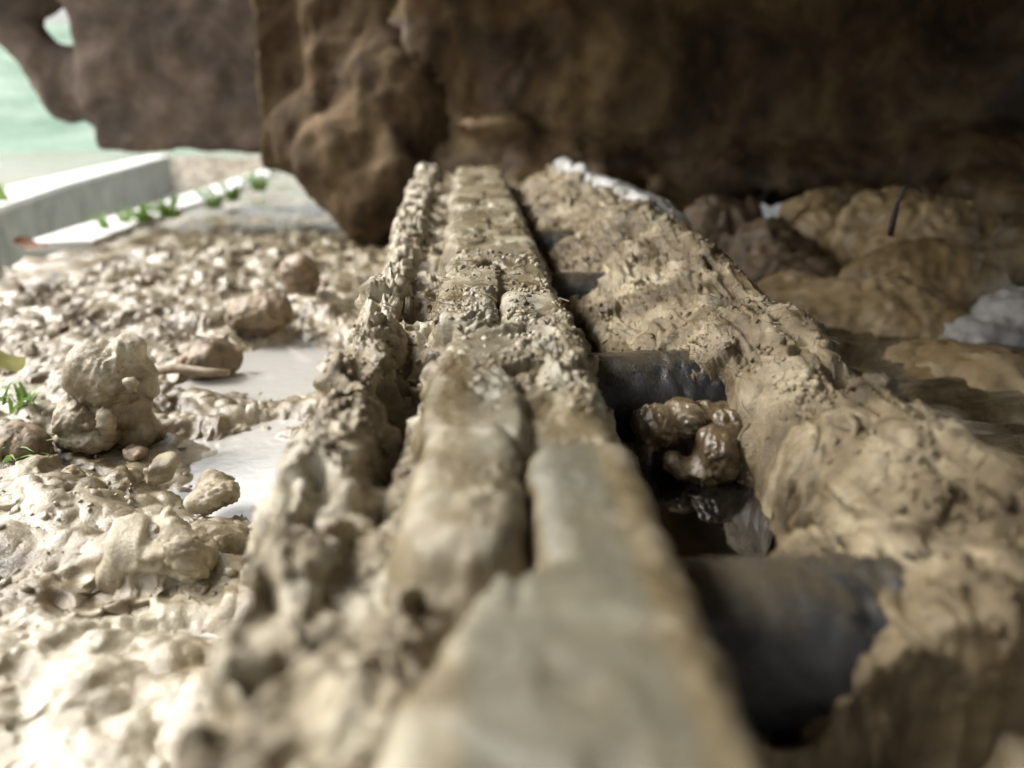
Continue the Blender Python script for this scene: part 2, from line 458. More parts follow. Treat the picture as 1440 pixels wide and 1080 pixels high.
NEAR_Y, FAR_Y = [1.12, 1.95, 2.9, 4.0, 5.2], [0.95, 1.62, 2.6, 3.8, 5.2, 6.9]
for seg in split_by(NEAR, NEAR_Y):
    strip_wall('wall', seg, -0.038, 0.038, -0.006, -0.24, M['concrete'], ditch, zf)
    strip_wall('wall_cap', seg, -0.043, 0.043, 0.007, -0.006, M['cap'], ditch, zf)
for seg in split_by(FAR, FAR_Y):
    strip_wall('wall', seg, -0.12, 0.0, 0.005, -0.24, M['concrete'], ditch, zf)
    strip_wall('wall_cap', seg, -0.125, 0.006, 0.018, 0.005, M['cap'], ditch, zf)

# ------------------------------------------------------------------ track chain: links, bushings, shoes
chain = empty('track_chain', (0.06, 0.45, -0.085))
tag(chain, 'mud coated steel track chain running straight away from the camera', 'track chain')
XL, XR, XS, PT, TONGUE = -0.0135, 0.0375, 0.0115, 0.157, 0.053
def rect_sdf(X, Y, x0, x1, y0, y1, r):
    qx = np.abs(X - (x0 + x1) / 2) - (x1 - x0) / 2 + r
    qy = np.abs(Y - (y0 + y1) / 2) - (y1 - y0) / 2 + r
    return np.hypot(np.maximum(qx, 0), np.maximum(qy, 0)) + np.minimum(np.maximum(qx, qy), 0) - r
def link_height(X, Y, y0, xo=0.0, mirror=False):
    Xl = X - xo
    if mirror: Xl = (XL + XR) - Xl
    p = np.stack([X.ravel(), Y.ravel(), np.full(X.size, y0)], 1)
    wob = (0.0030 * fbm(p, 45, 3, 0.55) + 0.0012 * fbm(p, 160, 2)).reshape(X.shape)
    a = rect_sdf(Xl, Y, XL, XS - 0.0012, y0 + 0.001, y0 + PT - 0.003, 0.011)
    b = rect_sdf(Xl, Y, XS + 0.0012, XR, y0 + TONGUE, y0 + PT + TONGUE - 0.004, 0.006)
    # body: the left shoulder sweeps in towards the tongue
    far = sstep(y0 + PT * .62, y0 + PT, Y)
    c = rect_sdf(Xl - 0.017 * far * (1 - sstep(XS, XS + .006, Xl)), Y, XL + 0.003, XR - 0.003, y0 + TONGUE, y0 + PT - 0.002, 0.010)
    a = np.where(far > 0, np.maximum(a, (XL + 0.017 * far ** 2) - Xl), a)
    d = np.minimum(np.minimum(a, b), c) + wob
    r = 0.0065
    t = np.clip(1 + d / r, 0, 1)
    z = -r * (1 - np.sqrt(np.clip(1 - t * t, 0, 1)))
    z = np.where(d > 0, -r - 2.6 * d, z)
    # rear half sits a little lower behind the neighbour's tongue
    z = z - 0.0045 * sstep(0.0, 0.004, Xl - XS) * (1 - sstep(y0 + TONGUE + .02, y0 + TONGUE + .06, Y))
    return np.maximum(z, -0.07)
def link_relief(off, amt):
    def f(P):
        side = 1 - sstep(-0.014, -0.005, P[:, 2])
        patch = sstep(0.02, 0.30, gn3(P * 38 + off + 40) + 0.3 * gn3(P * 110 + off))
        late = sstep(0.19, 0.25, P[:, 1])                      # beyond the first joint the steel is rougher with stuck mud
        rub = sstep(0.185, 0.20, P[:, 1]) * (1 - sstep(0.285, 0.31, P[:, 1])) * sstep(-0.004, 0.012, P[:, 0] + 0.006 * gn3(P * 60))
        k = amt * np.clip(0.22 + 0.5 * side + 0.75 * patch * (0.35 + 0.65 * late) + 0.9 * rub, 0, 1.8)
        return mud_relief(P, 0.7, 1.2, 1.0, off, 0.12) * k
    return f
for k in range(7):
    y0 = -0.03 + k * PT
    step = [0.0008, 0.0005, 0.00042, 0.0006, 0.0008, 0.001, 0.0013][k]
    xs = np.arange(XL - 0.016, XR + 0.017, step); ys = np.arange(y0 - 0.012, min(y0 + PT + TONGUE + 0.012, 1.02), step * 1.1)
    amt = [0.4, 0.8, 1.1, 0.55, 0.4, 0.35, 0.35][k]
    def hf(X, Y, y0=y0, k=k):
        z = link_height(X, Y, y0)
        if k >= 2:
            p_ = np.stack([X.ravel(), Y.ravel(), 0 * X.ravel()], 1)
            fill = (-0.0065 if k == 2 else -0.0018) + (0.0022 * fbm(p_, 55, 3)).reshape(X.shape)
            inn = sstep(XL + .002, XL + .007, X) * (1 - sstep(XR - .007, XR - .002, X))
            z = np.where(inn > 0, np.maximum(z, fill * inn - 0.07 * (1 - inn)), z)
        return z - 0.0 - 0.25 * sstep(0.93, 1.02, Y) ** 2 * 0.4
    sheet('link', xs, ys, hf, M['film'], link_relief(k * 3.1, amt), chain, lambda X, Y, Z: Z > -0.0699, worn=lambda V, k=k: sstep(-0.006, -0.0015, V[:, 2]) * [.80, .60, .5, .4, .3, .3, .3][k] * sstep(XL + .007, XL + .014, V[:, 0]) * (1 - sstep(XR - .012, XR - .005, V[:, 0])))
# far (right) row, mostly buried in the bank
XO = 0.118
for k in range(6):
    y0 = -0.03 + k * PT
    xs = np.arange(XL + XO - 0.012, XR + XO + 0.012, 0.0016); ys = np.arange(y0 - 0.01, y0 + PT + TONGUE + 0.01, 0.002)
    sheet('link', xs, ys, lambda X, Y, y0=y0: link_height(X, Y, y0, XO, True) - 0.045, M['film'], None, chain, lambda X, Y, Z: Z > -0.087)
BUSH_Y = [0.0 - 0.006 + 0.157 * k for k in range(0, 7)]
BUSH_Y = [-0.03 + TONGUE / 2 - 0.003 + PT * k for k in range(1, 7)]
def bushing_mesh(y):
    n = 40; m = 64; L0, L1 = XR - 0.012, 0.128; Rr = 0.0195
    V = []
    for i in range(m):
        x = L0 + (L1 - L0) * i / (m - 1)
        for k in range(n):
            a = 2 * math.pi * k / n
            V.append((x, y + Rr * math.cos(a), -0.0415 + Rr * math.sin(a)))
    V = np.array(V)
    c = V.copy(); c[:, 1] -= y; c[:, 2] += 0.0415; c[:, 0] = 0
    nr = c / np.linalg.norm(c, axis=1, keepdims=True)
    side = sstep(0.066, 0.085, V[:, 0])
    V = V + nr * (0.0010 * fbm(V, 120, 3) + (0.0025 * side) * fbm(V, 260, 3, 0.5, 'b'))[:, None]
    F = [(i * n + k, i * n + (k + 1) % n, (i + 1) * n + (k + 1) % n, (i + 1) * n + k) for i in range(m - 1) for k in range(n)]
    return mesh_np('bushing', V, np.array(F))
for y in BUSH_Y:
    link('bushing', bushing_mesh(y), M['steel'], chain)
def box_mesh(name, x0, x1, y0, y1, z0, z1, bev=0.003, seg=2):
    bm = bmesh.new(); bmesh.ops.create_cube(bm, size=1)
    for v in bm.verts: v.co = ((x0 + x1) / 2 + v.co.x * (x1 - x0), (y0 + y1) / 2 + v.co.y * (y1 - y0), (z0 + z1) / 2 + v.co.z * (z1 - z0))
    if bev: bmesh.ops.bevel(bm, geom=bm.edges[:], offset=bev, segments=seg, affect='EDGES', profile=0.5)
    me = bpy.data.meshes.new(name); bm.to_mesh(me); bm.free()
    return me
for k in range(6):
    y0 = -0.03 + k * PT
    link('shoe', box_mesh('shoe', -0.06, 0.20, y0 + 0.002, y0 + PT - 0.002, -0.097, -0.083), M['steel'], chain)

# ------------------------------------------------------------------ mud squeezed up along the left of the rail
def ridge_h(X, Y):
    p = np.stack([np.zeros(X.size), Y.ravel(), np.zeros(X.size)], 1)
    pq = np.stack([X.ravel(), Y.ravel(), np.zeros(X.size)], 1)
    f_ = sstep(0.40, 0.75, Y)
    cx = -0.0335 - 0.002 * f_ + (0.006 * fbm(p, 22, 3, 0.6)).reshape(X.shape)
    top = -0.006 + (0.012 * fbm(p, 24, 4, 0.6, 'n', 5.0)).reshape(X.shape) - 0.006 * (1 - sstep(0.12, 0.24, Y))
    top = top + 0.005 * f_
    d = X - cx
    w0 = 0.009 + 0.005 * f_
    groove = -0.0125 + 0.003 * f_ - (0.026 * gauss(X, Y, -0.0265, 0.225, 0.008, 0.06)) + (0.010 * fbm(p, 30, 3, 0.6, 'n', 9.0)).reshape(X.shape)
    wav = (0.004 * fbm(pq, 60, 2, 0.5)).reshape(X.shape)
    left = top - np.maximum(-d - w0 + wav, 0) * (4.2 - 1.0 * f_)
    right = top - np.maximum(d - 0.002 + wav, 0) * 3.6
    rz = np.where(d < 0, left, np.maximum(right, groove)) - 0.16 * sstep(0.92, 1.02, Y)
    rz = rz - 1.6 * np.maximum(X + 0.012, 0)
    return np.maximum(rz, -0.095)
def ridge_relief(P):
    streak = np.stack([P[:, 0] * 120, P[:, 1] * 330, P[:, 2] * 55], 1)
    gouge = np.stack([P[:, 0] * 45, P[:, 1] * 62, P[:, 2] * 24], 1)
    return mud_relief(P, 1.2, 1.2, 1.2, 21.0) + 0.0022 * np.abs(gn3(streak)) - 0.0085 * sstep(0.12, 0.5, gn3(gouge + 3))
rid = sheet('mud_ridge', np.arange(-0.072, -0.003, 0.00044), np.concatenate([np.linspace(0.03, 0.08, 30), geo(0.081, 1.04, 1.0034)]), ridge_h, M['ridge'], ridge_relief, None, lambda X, Y, Z: Z > -0.0945)
tag(rid, 'jagged pale mud ridge squeezed up along the left side of the steel rail', 'mud ridge')

# ------------------------------------------------------------------ mud bank burying the right row of links
HOLES = [(0.020, 0.112, -0.05, 0.124), (0.020, 0.094, 0.178, 0.291), (0.020, 0.060, 0.335, 0.415), (0.020, 0.056, 0.485, 0.570), (0.02, 0.058, 0.66, 0.73), (0.02, 0.062, 0.80, 0.90)]
def bank_h(X, Y):
    p = np.stack([X.ravel(), Y.ravel(), np.zeros(X.size)], 1)
    p1 = p.copy(); p1[:, 0] = 0
    n1 = (fbm(p1, 22, 3)).reshape(X.shape); n2 = (fbm(p, 40, 3, 0.5, 'n', 6)).reshape(X.shape)
    cx = 0.122 + 0.004 * n1 - 0.030 * sstep(0.55, 0.95, Y)
    top = 0.001 + 0.004 * n1 - 0.009 * (1 - sstep(0.22, 0.50, Y))
    d = X - cx
    inner = top - np.maximum(-d, 0) * 0.50 - 0.003 + 0.005 * n2
    # between the pockets beyond the first pipe the mud climbs close to the rail
    inner = inner - 0.010 * gauss(X, Y, 0.062, 0.34, 0.02, 0.05)
    outer = top - np.maximum(d - 0.006, 0) * (1.1 - 0.8 * sstep(0.42, 0.62, Y) * (1 - sstep(.03, .045, d)))
    z = np.where(d < 0, np.maximum(inner, -0.036), outer) + 0.003 * n2
    z = z - 0.03 * (1 - sstep(0.036, 0.052, X + 0.004 * n1)) * sstep(0.3, 0.4, Y)
    Xw = X + 0.006 * n2; Yw = Y + 0.006 * n1
    for (x0, x1, y0, y1) in HOLES:
        z = z - 0.085 * box01(Xw, Yw, x0, x1, y0, y1, 0.0055)
    for y in BUSH_Y:                        # mud stops short of the pipes' left ends
        m = box01(Xw, Yw, 0.0, [0.075, 0.060, 0.044, 0.041, 0.04, 0.04][BUSH_Y.index(y)], y - 0.026, y + 0.022, 0.006)
        z = np.where(m > 0, np.minimum(z, z * (1 - m) + (-0.050) * m), z)
    for (px_, py_, r_x, dep) in [(1200, 500, .005, .018), (1412, 612, .0045, .018), (1185, 470, .006, .008), (1030, 520, .004, .010), (1120, 740, .006, .010)]:
        q = onz(px_, py_, -0.004); z = z - dep * gauss(X, Y, q.x, q.y, r_x, r_x * 1.3)
    z = z - 0.20 * sstep(0.93, 1.03, Y)
    return np.maximum(z, -0.1)
def bank_relief(P):
    sheen = sstep(-0.05, 0.30, gn3(P * np.array([22, 9, 22.]) + 71))         # smeared slabs
    W = P + 0.008 * np.stack([gn3(P * 26 + 2), gn3(P * 26 + 7), 0 * P[:, 0]], 1)
    st = np.stack([W[:, 0] * 105, W[:, 1] * 13, W[:, 2] * 50], 1)             # drag streaks along the track
    st2 = np.stack([W[:, 0] * 330, W[:, 1] * 40, W[:, 2] * 150], 1)
    torn = np.stack([W[:, 0] * 48, W[:, 1] * 22, W[:, 2] * 30], 1)            # torn slab edges
    tn = gn3(torn + 3) + 0.35 * gn3(torn * 2.7)
    h = 0.0016 * gn3(st) + 0.0009 * gn3(st2) + 0.0034 * sstep(-0.03, 0.05, tn) - 0.0022 * sstep(0.80, 1.0, 1 - 2.2 * np.abs(tn - 0.25))
    h += mud_relief(P, 0.30, 1.7, 1.4, 51.0, 0.45) * (1.0 - 0.60 * sheen)
    cr = sstep(0.05, 0.35, gn3(P * 33 + 14))                                  # crumbly patches
    h += 0.0016 * cr * fbm(P, 210, 3, 0.6, 'n', 33)
    return h
bank = sheet('mud_bank', np.concatenate([np.arange(0.028, 0.150, 0.00056), np.arange(0.151, 0.26, 0.0012)]), np.concatenate([np.linspace(0.02, 0.08, 30), geo(0.081, 1.05, 1.0036)]), bank_h, M['bank'], bank_relief, None, lambda X, Y, Z: Z > -0.0995)
tag(bank, 'thick brown mud bank with open pockets burying the right side of the track', 'mud bank')
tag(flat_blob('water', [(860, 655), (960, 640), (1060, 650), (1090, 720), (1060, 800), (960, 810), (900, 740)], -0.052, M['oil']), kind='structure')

# ------------------------------------------------------------------ lumps (voxel-fused blobs with relief)
def fuse(name, prims, voxel, mat, relief=None, parent=None, local=None):
    bm = bmesh.new()
    for pr in prims:
        kind, c, s = pr[0], Vector(pr[1]), pr[2]
        rot = Euler(pr[3]).to_matrix().to_4x4() if len(pr) > 3 else Matrix.Identity(4)
        mt = Matrix.Translation(c) @ rot @ Matrix.Diagonal((*s, 1))
        if kind == 's': bmesh.ops.create_icosphere(bm, subdivisions=3, radius=1, matrix=mt)
        elif kind == 'b': bmesh.ops.create_cube(bm, size=2, matrix=mt)
        elif kind == 'c': bmesh.ops.create_cone(bm, cap_ends=True, segments=28, radius1=1, radius2=1, depth=2, matrix=mt)
        elif kind == 'k': bmesh.ops.create_cone(bm, cap_ends=True, segments=14, radius1=1, radius2=0.1, depth=2, matrix=mt)
    me = bpy.data.meshes.new(name); bm.to_mesh(me); bm.free()
    o = bpy.data.objects.new(name + '_src', me); col.objects.link(o)
    md = o.modifiers.new('r', 'REMESH'); md.mode = 'VOXEL'; md.voxel_size = voxel; md.use_smooth_shade = True
    sm = o.modifiers.new('s', 'SMOOTH'); sm.iterations = 4; sm.factor = 0.5
    dg = bpy.context.evaluated_depsgraph_get()
    ev = o.evaluated_get(dg); m2 = bpy.data.meshes.new_from_object(ev)
    bpy.data.objects.remove(o); bpy.data.meshes.remove(me)
    m2.name = name
    n = len(m2.vertices); V = np.empty(n * 3, np.float32); m2.vertices.foreach_get('co', V); V = V.reshape(-1, 3)
    N = np.empty(n * 3, np.float32); m2.vertices.foreach_get('normal', N); N = N.reshape(-1, 3)
    if relief is not None:
        V = V + N * relief(V)[:, None]
        m2.vertices.foreach_set('co', np.ascontiguousarray(V, np.float32).ravel())
    m2.update()
    m2.polygons.foreach_set('use_smooth', np.ones(len(m2.polygons), bool))
    return link(name, m2, mat, parent)
def rel(l, c, f, off): return lambda P: mud_relief(P, l, c, f, off)

# big clod on the left, built of three stuck lumps with a hanging drip
def C3(px, py, Y): return ony(px, py, Y)
cb = onz(165, 618, -0.082)
Yc = cb.y + 0.004
def cl(px, py, dy=0.0): return tuple(ony(px, py, Yc + dy))
u = Yc / FPX * 1.0
big = fuse('mud_clod', [
    ('s', cl(146, 528), (48 * u, 46 * u, 48 * u), (0, 0.5, 0.2)), ('s', cl(182, 494, .004), (24 * u, 26 * u, 26 * u)),
    ('s', cl(165, 572, .006), (52 * u, 46 * u, 42 * u)), ('s', cl(205, 530, .008), (20 * u, 24 * u, 36 * u)),
    ('s', cl(182, 600, .010), (52 * u, 46 * u, 40 * u)), ('s', cl(150, 610, .008), (46 * u, 46 * u, 36 * u)), ('k', cl(186, 550, -.012), (7 * u, 7 * u, 16 * u), (math.pi, 0, 0))],
    0.0011, M['clod'], rel(0.8, 0.9, 1.0, 4.0))
tag(big, 'large pale mud clod standing upright beside the puddle on the left', 'mud clod')
lo = fuse('mud_clod', [('s', cl(108, 590, -.006), (34 * u, 34 * u, 30 * u)), ('s', cl(120, 612, -.006), (44 * u, 40 * u, 20 * u)), ('s', cl(98, 570, -.004), (16 * u, 18 * u, 18 * u)),
    ('k', cl(152, 600, -.014), (7 * u, 7 * u, 22 * u), (math.pi, 0, 0.2))], 0.001, M['clod'], rel(0.7, 0.8, 1, 8.0))
tag(lo, 'pale greenish grey clod leaning at the foot of the large upright clod', 'mud clod')
nb = onz(235, 845, -0.090); Yn = nb.y + 0.012; un = Yn / FPX
def cn(px, py, dy=0.0): return tuple(ony(px, py, Yn + dy))
tag(fuse('mud_clod', [('s', cn(215, 770), (70 * un, 60 * un, 55 * un)), ('s', cn(270, 780, -.004), (42 * un, 40 * un, 50 * un)), ('s', cn(180, 800, -.002), (50 * un, 46 * un, 40 * un)), ('s', cn(240, 815, 0), (60 * un, 40 * un, 30 * un))],
    0.001, M['clod'], rel(0.8, 0.5, 0.8, 12.0)), 'rounded brown clod with a shaded front in the near left mud', 'mud clod')
def small_clod(px, py, w_, h_, label, mat='clod', z=GROUND_Z, seed=0, yaw=0.0, pieces=3):
    c = onz(px, py, z); s = c.y / FPX
    r_ = random.Random(seed); pr = []
    for i in range(pieces):
        pr.append(('s', (c.x + r_.uniform(-.35, .35) * w_ * s, c.y + r_.uniform(-.2, .2) * w_ * s, c.z + h_ * s * r_.uniform(.15, .5)), (w_ * s * r_.uniform(.3, .5), w_ * s * r_.uniform(.3, .45), h_ * s * r_.uniform(.4, .6)), (r_.uniform(-.4, .4), r_.uniform(-.4, .4), r_.uniform(0, 3))))
    o = fuse('mud_clod', pr, max(0.0011, w_ * s / 36), M[mat], rel(0.7, 1.0, 1.0, seed * 1.7))
    return tag(o, label, 'mud clod')
small_clod(285, 512, 70, 40, 'dark crumbly clod behind the stick right of the upright clod', 'soil', seed=2)
small_clod(360, 460, 85, 45, 'brown pointed clod at the edge of the far puddle', 'soil', seed=5)
small_clod(415, 412, 60, 62, 'dark brown clod near the ridge above the far puddle', 'soil', seed=6)
small_clod(230, 668, 62, 34, 'small smooth clod left of the ripply puddle', 'clod', seed=7)
small_clod(195, 645, 46, 24, 'low grey clod in the shade in front of the upright clod', 'soil', seed=8, pieces=2)
small_clod(300, 700, 80, 40, 'wet clod with a bright top at the near end of the ripply puddle', 'clod', seed=9)
small_clod(35, 650, 80, 50, 'muddy clod under the grass at the left edge', 'soil', seed=10)
small_clod(90, 690, 110, 46, 'flat pale clod below the leaning clod at the left', 'clod', seed=13)
# scattered clods over the rough mud
base_clods = []
for s_ in range(6):
    bm = bmesh.new(); bmesh.ops.create_icosphere(bm, subdivisions=4, radius=1)
    V = np.array([v.co for v in bm.verts])
    r9 = np.random.default_rng(s_ + 40)
    for _ in range(9):                                       # broken faces
        nrm = r9.normal(size=3); nrm /= np.linalg.norm(nrm); t_ = r9.uniform(.45, .85)
        e_ = V @ nrm - t_; V = V - np.maximum(e_, 0)[:, None] * nrm
    for v, c_ in zip(bm.verts, V): v.co = c_
    nn = 0.22 * fbm(V, 1.8, 3, 0.6, 'n', s_ * 5.0) + 0.12 * fbm(V, 5.0, 3, 0.6, 'n', s_ * 3.0)
    for v, d in zip(bm.verts, nn): v.co *= 1 + d
    me = bpy.data.meshes.new('mud_clod'); bm.to_mesh(me); bm.free()
    me.polygons.foreach_set('use_smooth', np.ones(len(me.polygons), bool))
    base_clods.append(me)
for me in base_clods: me.materials.append(M['clod'] if base_clods.index(me) % 2 else M['soil'])
def gz(x, y):
    return float(ground_h(np.array([[x]]), np.array([[y]]))[0, 0])
r_ = random.Random(11); cnt = 0
while cnt < 50:
    px, py = r_.uniform(-20, 480), r_.uniform(335, 500)
    if py > 430 and px > 280: continue
    c = onz(px, py, GROUND_Z)
    if c.y > 1.6: continue
    s = r_.uniform(5, 17) * c.y / FPX * (1.25 if r_.random() < .15 else 0.9)
    o = bpy.data.objects.new('mud_clod', base_clods[r_.randrange(6)]); col.objects.link(o)
    o.location = (c.x, c.y, gz(c.x, c.y) + s * .05)
    o.rotation_euler = (r_.uniform(0, 6), r_.uniform(0, 6), r_.uniform(0, 6)); o.scale = (s * r_.uniform(.8, 1.3), s, s * r_.uniform(.5, .8))
    tag(o, 'small brown clod among the many strewn over the rough mud left of the track', 'mud clod', 'clods strewn over the rough mud'); cnt += 1

# lumps in the open pocket between the links
pk = [[('s', ony(925, 600, .270), (.0085, .009, .0080)), ('s', ony(960, 588, .274), (.0095, .010, .0075)), ('s', ony(1000, 590, .278), (.0120, .010, .0070)), ('s', ony(910, 628, .268), (.0048, .006, .012)), ('s', ony(1035, 600, .280), (.009, .010, .008))],
      [('s', ony(1005, 640, .258), (.0100, .011, .0110)), ('s', ony(970, 660, .255), (.011, .009, .0055), (0, .4, 0)), ('s', ony(1028, 612, .262), (.0065, .008, .009)), ('s', ony(1040, 650, .262), (.007, .009, .012))]]
lug = lambda P, o: mud_relief(P, 0.55, 0.8, 0.9, o, .3) + 0.0008 * fbm(P, 110, 3, 0.6, 'r', o)
tag(fuse('wet_lump', pk[0], 0.0007, M['slick'], lambda P: lug(P, 3.0)), 'glossy curled mud lump under the first pipe in the dark pocket', 'mud lump')
tag(fuse('wet_lump', pk[1], 0.0007, M['slick'], lambda P: lug(P, 9.0)), 'shiny wet mud lump at the edge of the black water', 'mud lump')
tag(fuse('wet_lump', [('s', ony(1046, 690, .252), (.004, .005, .009), (0, .25, 0)), ('s', ony(1034, 730, .246), (.0036, .005, .009), (0, .5, 0))], 0.0006, M['slick'], lambda P: lug(P, 19.0)), 'narrow shiny mud lip on the right rim of the black water', 'mud lump')

# mounds beyond the bank on the right
def mound(prims, mat, label, off, vox=0.004, k=2.0):
    return tag(fuse('mud_mound', prims, vox, M[mat], lambda P: k * (0.010 * fbm(P, 16, 4, 0.55, 'n', off) + 0.0040 * fbm(P, 60, 3, 0.6, 'r', off))), label, 'mud mound')
mound([('s', ony(1300, 390, .80), (.085, .07, .085)), ('s', ony(1250, 340, .84), (.06, .06, .06)), ('s', ony(1390, 390, .80), (.07, .06, .07)), ('s', ony(1340, 450, .74), (.10, .06, .05))], 'ochre', 'big ochre mud mound behind the bank at the right', 1.0)
mound([('s', ony(1010, 340, .92), (.045, .05, .055)), ('s', ony(1080, 380, .86), (.055, .05, .055)), ('s', ony(1120, 420, .8), (.06, .05, .05))], 'soil', 'dark brown mud mound between the bank and the ochre mound', 5.0)
mound([('s', ony(1370, 490, .55), (.044, .035, .024)), ('s', ony(1430, 475, .56), (.05, .035, .036)), ('s', ony(1330, 500, .54), (.025, .03, .012))], 'painted_sheen', 'pale grey mound at the right edge behind the bank', 9.0, .003, 1.2)  # pale colour stands in for the wet sheen on this lump
mound([('s', ony(1170, 350, .9), (.045, .03, .045)), ('s', ony(1150, 310, .94), (.05, .03, .04))], 'ochre', 'small streaky mound in front of the dark frame between two mounds', 15.0)
def sheen_h(X, Y):
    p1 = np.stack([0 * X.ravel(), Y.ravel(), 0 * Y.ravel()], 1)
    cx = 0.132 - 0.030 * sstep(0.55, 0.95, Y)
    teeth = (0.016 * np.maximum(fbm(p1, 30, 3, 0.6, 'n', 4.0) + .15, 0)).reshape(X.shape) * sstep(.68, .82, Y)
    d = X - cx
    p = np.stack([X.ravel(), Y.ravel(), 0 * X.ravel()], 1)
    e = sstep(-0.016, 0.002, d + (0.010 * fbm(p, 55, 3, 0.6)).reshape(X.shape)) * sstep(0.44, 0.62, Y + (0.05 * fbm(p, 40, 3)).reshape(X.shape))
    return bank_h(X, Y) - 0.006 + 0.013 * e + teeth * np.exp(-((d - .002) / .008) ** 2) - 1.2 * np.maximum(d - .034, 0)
def sheen_keep(X, Y, Z):
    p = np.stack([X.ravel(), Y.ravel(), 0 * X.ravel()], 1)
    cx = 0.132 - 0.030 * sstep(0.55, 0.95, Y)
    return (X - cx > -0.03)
tag(sheet('sheen_smear', np.arange(0.085, 0.19, 0.0011), np.arange(0.38, 0.96, 0.0022), sheen_h, M['painted_sheen'], lambda P: mud_relief(P, .3, .5, 1, 90, .3), None, sheen_keep), 'ragged whitish painted sheen running down the far outer edge of the bank', 'silt smear')  # wet mud reflecting sky, painted as a whitish strip
mound([('s', ony(1180, 455, .62), (.05, .06, .035)), ('s', ony(1260, 470, .60), (.06, .06, .045)), ('s', ony(1340, 540, .48), (.06, .05, .025)), ('s', ony(1290, 420, .68), (.08, .05, .05)), ('s', ony(1120, 430, .68), (.04, .06, .03))], 'ochre', 'long tan mud bank filling the dip between the track and the ochre mound', 33.0, .003, 1.0)
mound([('s', ony(1420, 560, .45), (.05, .04, .03)), ('s', ony(1360, 525, .47), (.04, .03, .02))], 'ochre', 'low brown mound right behind the bank at the right edge', 25.0, .003, 1.0)

# ------------------------------------------------------------------ machine above: undercarriage frame, guard, roller
mach = empty('machine_undercarriage', (0.3, 1.3, -0.05))
tag(mach, 'dark mud caked machine undercarriage filling the top of the picture', 'undercarriage')
beam_rel = lambda P: 0.020 * fbm(P, 7, 3, 0.5, 'n', 2.0) + 0.012 * fbm(P, 30, 4, 0.6, 'n', 5.0) + 0.006 * fbm(P, 70, 2, 0.5, 'b', 5.0)
fuse('frame_beam_and_unseen_roof', [('b', (0.72, 1.46, 0.36), (0.80, 0.30, 0.40)), ('b', (0.62, 0.45, 0.46), (0.77, 0.85, 0.20)),  # second box: unseen roof over the camera, added to shade the bank
    ('s', (0.10, 1.20, -0.02), (.20, .10, .06)), ('s', (0.45, 1.20, -0.03), (.24, .10, .05)), ('s', (0.75, 1.18, -0.02), (.20, .10, .06)),
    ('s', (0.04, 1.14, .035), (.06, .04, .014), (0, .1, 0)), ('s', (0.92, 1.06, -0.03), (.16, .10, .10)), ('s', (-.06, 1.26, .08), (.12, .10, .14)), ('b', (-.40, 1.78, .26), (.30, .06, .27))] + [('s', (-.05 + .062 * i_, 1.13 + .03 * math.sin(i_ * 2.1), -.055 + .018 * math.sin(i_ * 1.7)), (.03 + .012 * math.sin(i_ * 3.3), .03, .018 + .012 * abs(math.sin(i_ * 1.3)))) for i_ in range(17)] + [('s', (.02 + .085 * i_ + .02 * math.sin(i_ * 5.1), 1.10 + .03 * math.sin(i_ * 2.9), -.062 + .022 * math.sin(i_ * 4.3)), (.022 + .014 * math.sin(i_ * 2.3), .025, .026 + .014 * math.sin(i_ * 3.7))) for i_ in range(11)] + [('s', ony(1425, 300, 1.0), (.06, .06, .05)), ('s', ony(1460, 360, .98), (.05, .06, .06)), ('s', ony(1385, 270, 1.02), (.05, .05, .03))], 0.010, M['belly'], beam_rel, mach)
gz_ = 1.38
def mp(px, py, Y=gz_): return tuple(ony(px, py, Y))
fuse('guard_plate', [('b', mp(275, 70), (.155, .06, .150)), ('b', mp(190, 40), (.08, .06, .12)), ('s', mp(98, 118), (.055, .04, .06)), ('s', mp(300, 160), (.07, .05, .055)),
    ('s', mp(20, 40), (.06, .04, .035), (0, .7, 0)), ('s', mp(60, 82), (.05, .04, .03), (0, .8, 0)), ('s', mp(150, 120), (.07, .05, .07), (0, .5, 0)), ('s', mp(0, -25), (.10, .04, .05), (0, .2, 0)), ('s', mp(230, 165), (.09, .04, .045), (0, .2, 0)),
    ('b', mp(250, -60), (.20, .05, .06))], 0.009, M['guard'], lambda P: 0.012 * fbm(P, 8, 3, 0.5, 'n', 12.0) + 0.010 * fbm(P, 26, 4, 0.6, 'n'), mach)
fuse('dark_strip', [('b', mp(360, 60, 1.40), (.038, .03, .165)), ('b', mp(355, 150, 1.40), (.028, .03, .05))], 0.007, M['roller'], lambda P: 0.008 * fbm(P, 22, 4, 0.6, 'n', 3.0), mach)  # upright dark strip beside the guard
rl = [('c', ony(525, 80, 1.34), (.15, .15, .07), (0, R(90), 0)), ('s', ony(515, 285, 1.14), (.055, .06, .06)), ('s', ony(475, 230, 1.16), (.06, .06, .07)),
      ('s', ony(556, 255, 1.14), (.05, .06, .055)), ('s', ony(560, 170, 1.2), (.09, .08, .12)), ('b', ony(428, 60, 1.30), (.060, .06, .18), (0, .05, 0)), ('b', ony(500, 60, 1.27), (.07, .06, .18)), ('s', ony(440, 190, 1.22), (.055, .06, .06))]
fuse('roller', rl, 0.008, M['roller'], lambda P: 0.014 * fbm(P, 9, 3, 0.5, 'n', 22.0) + 0.013 * fbm(P, 34, 4, 0.6, 'n', 5.0), mach)

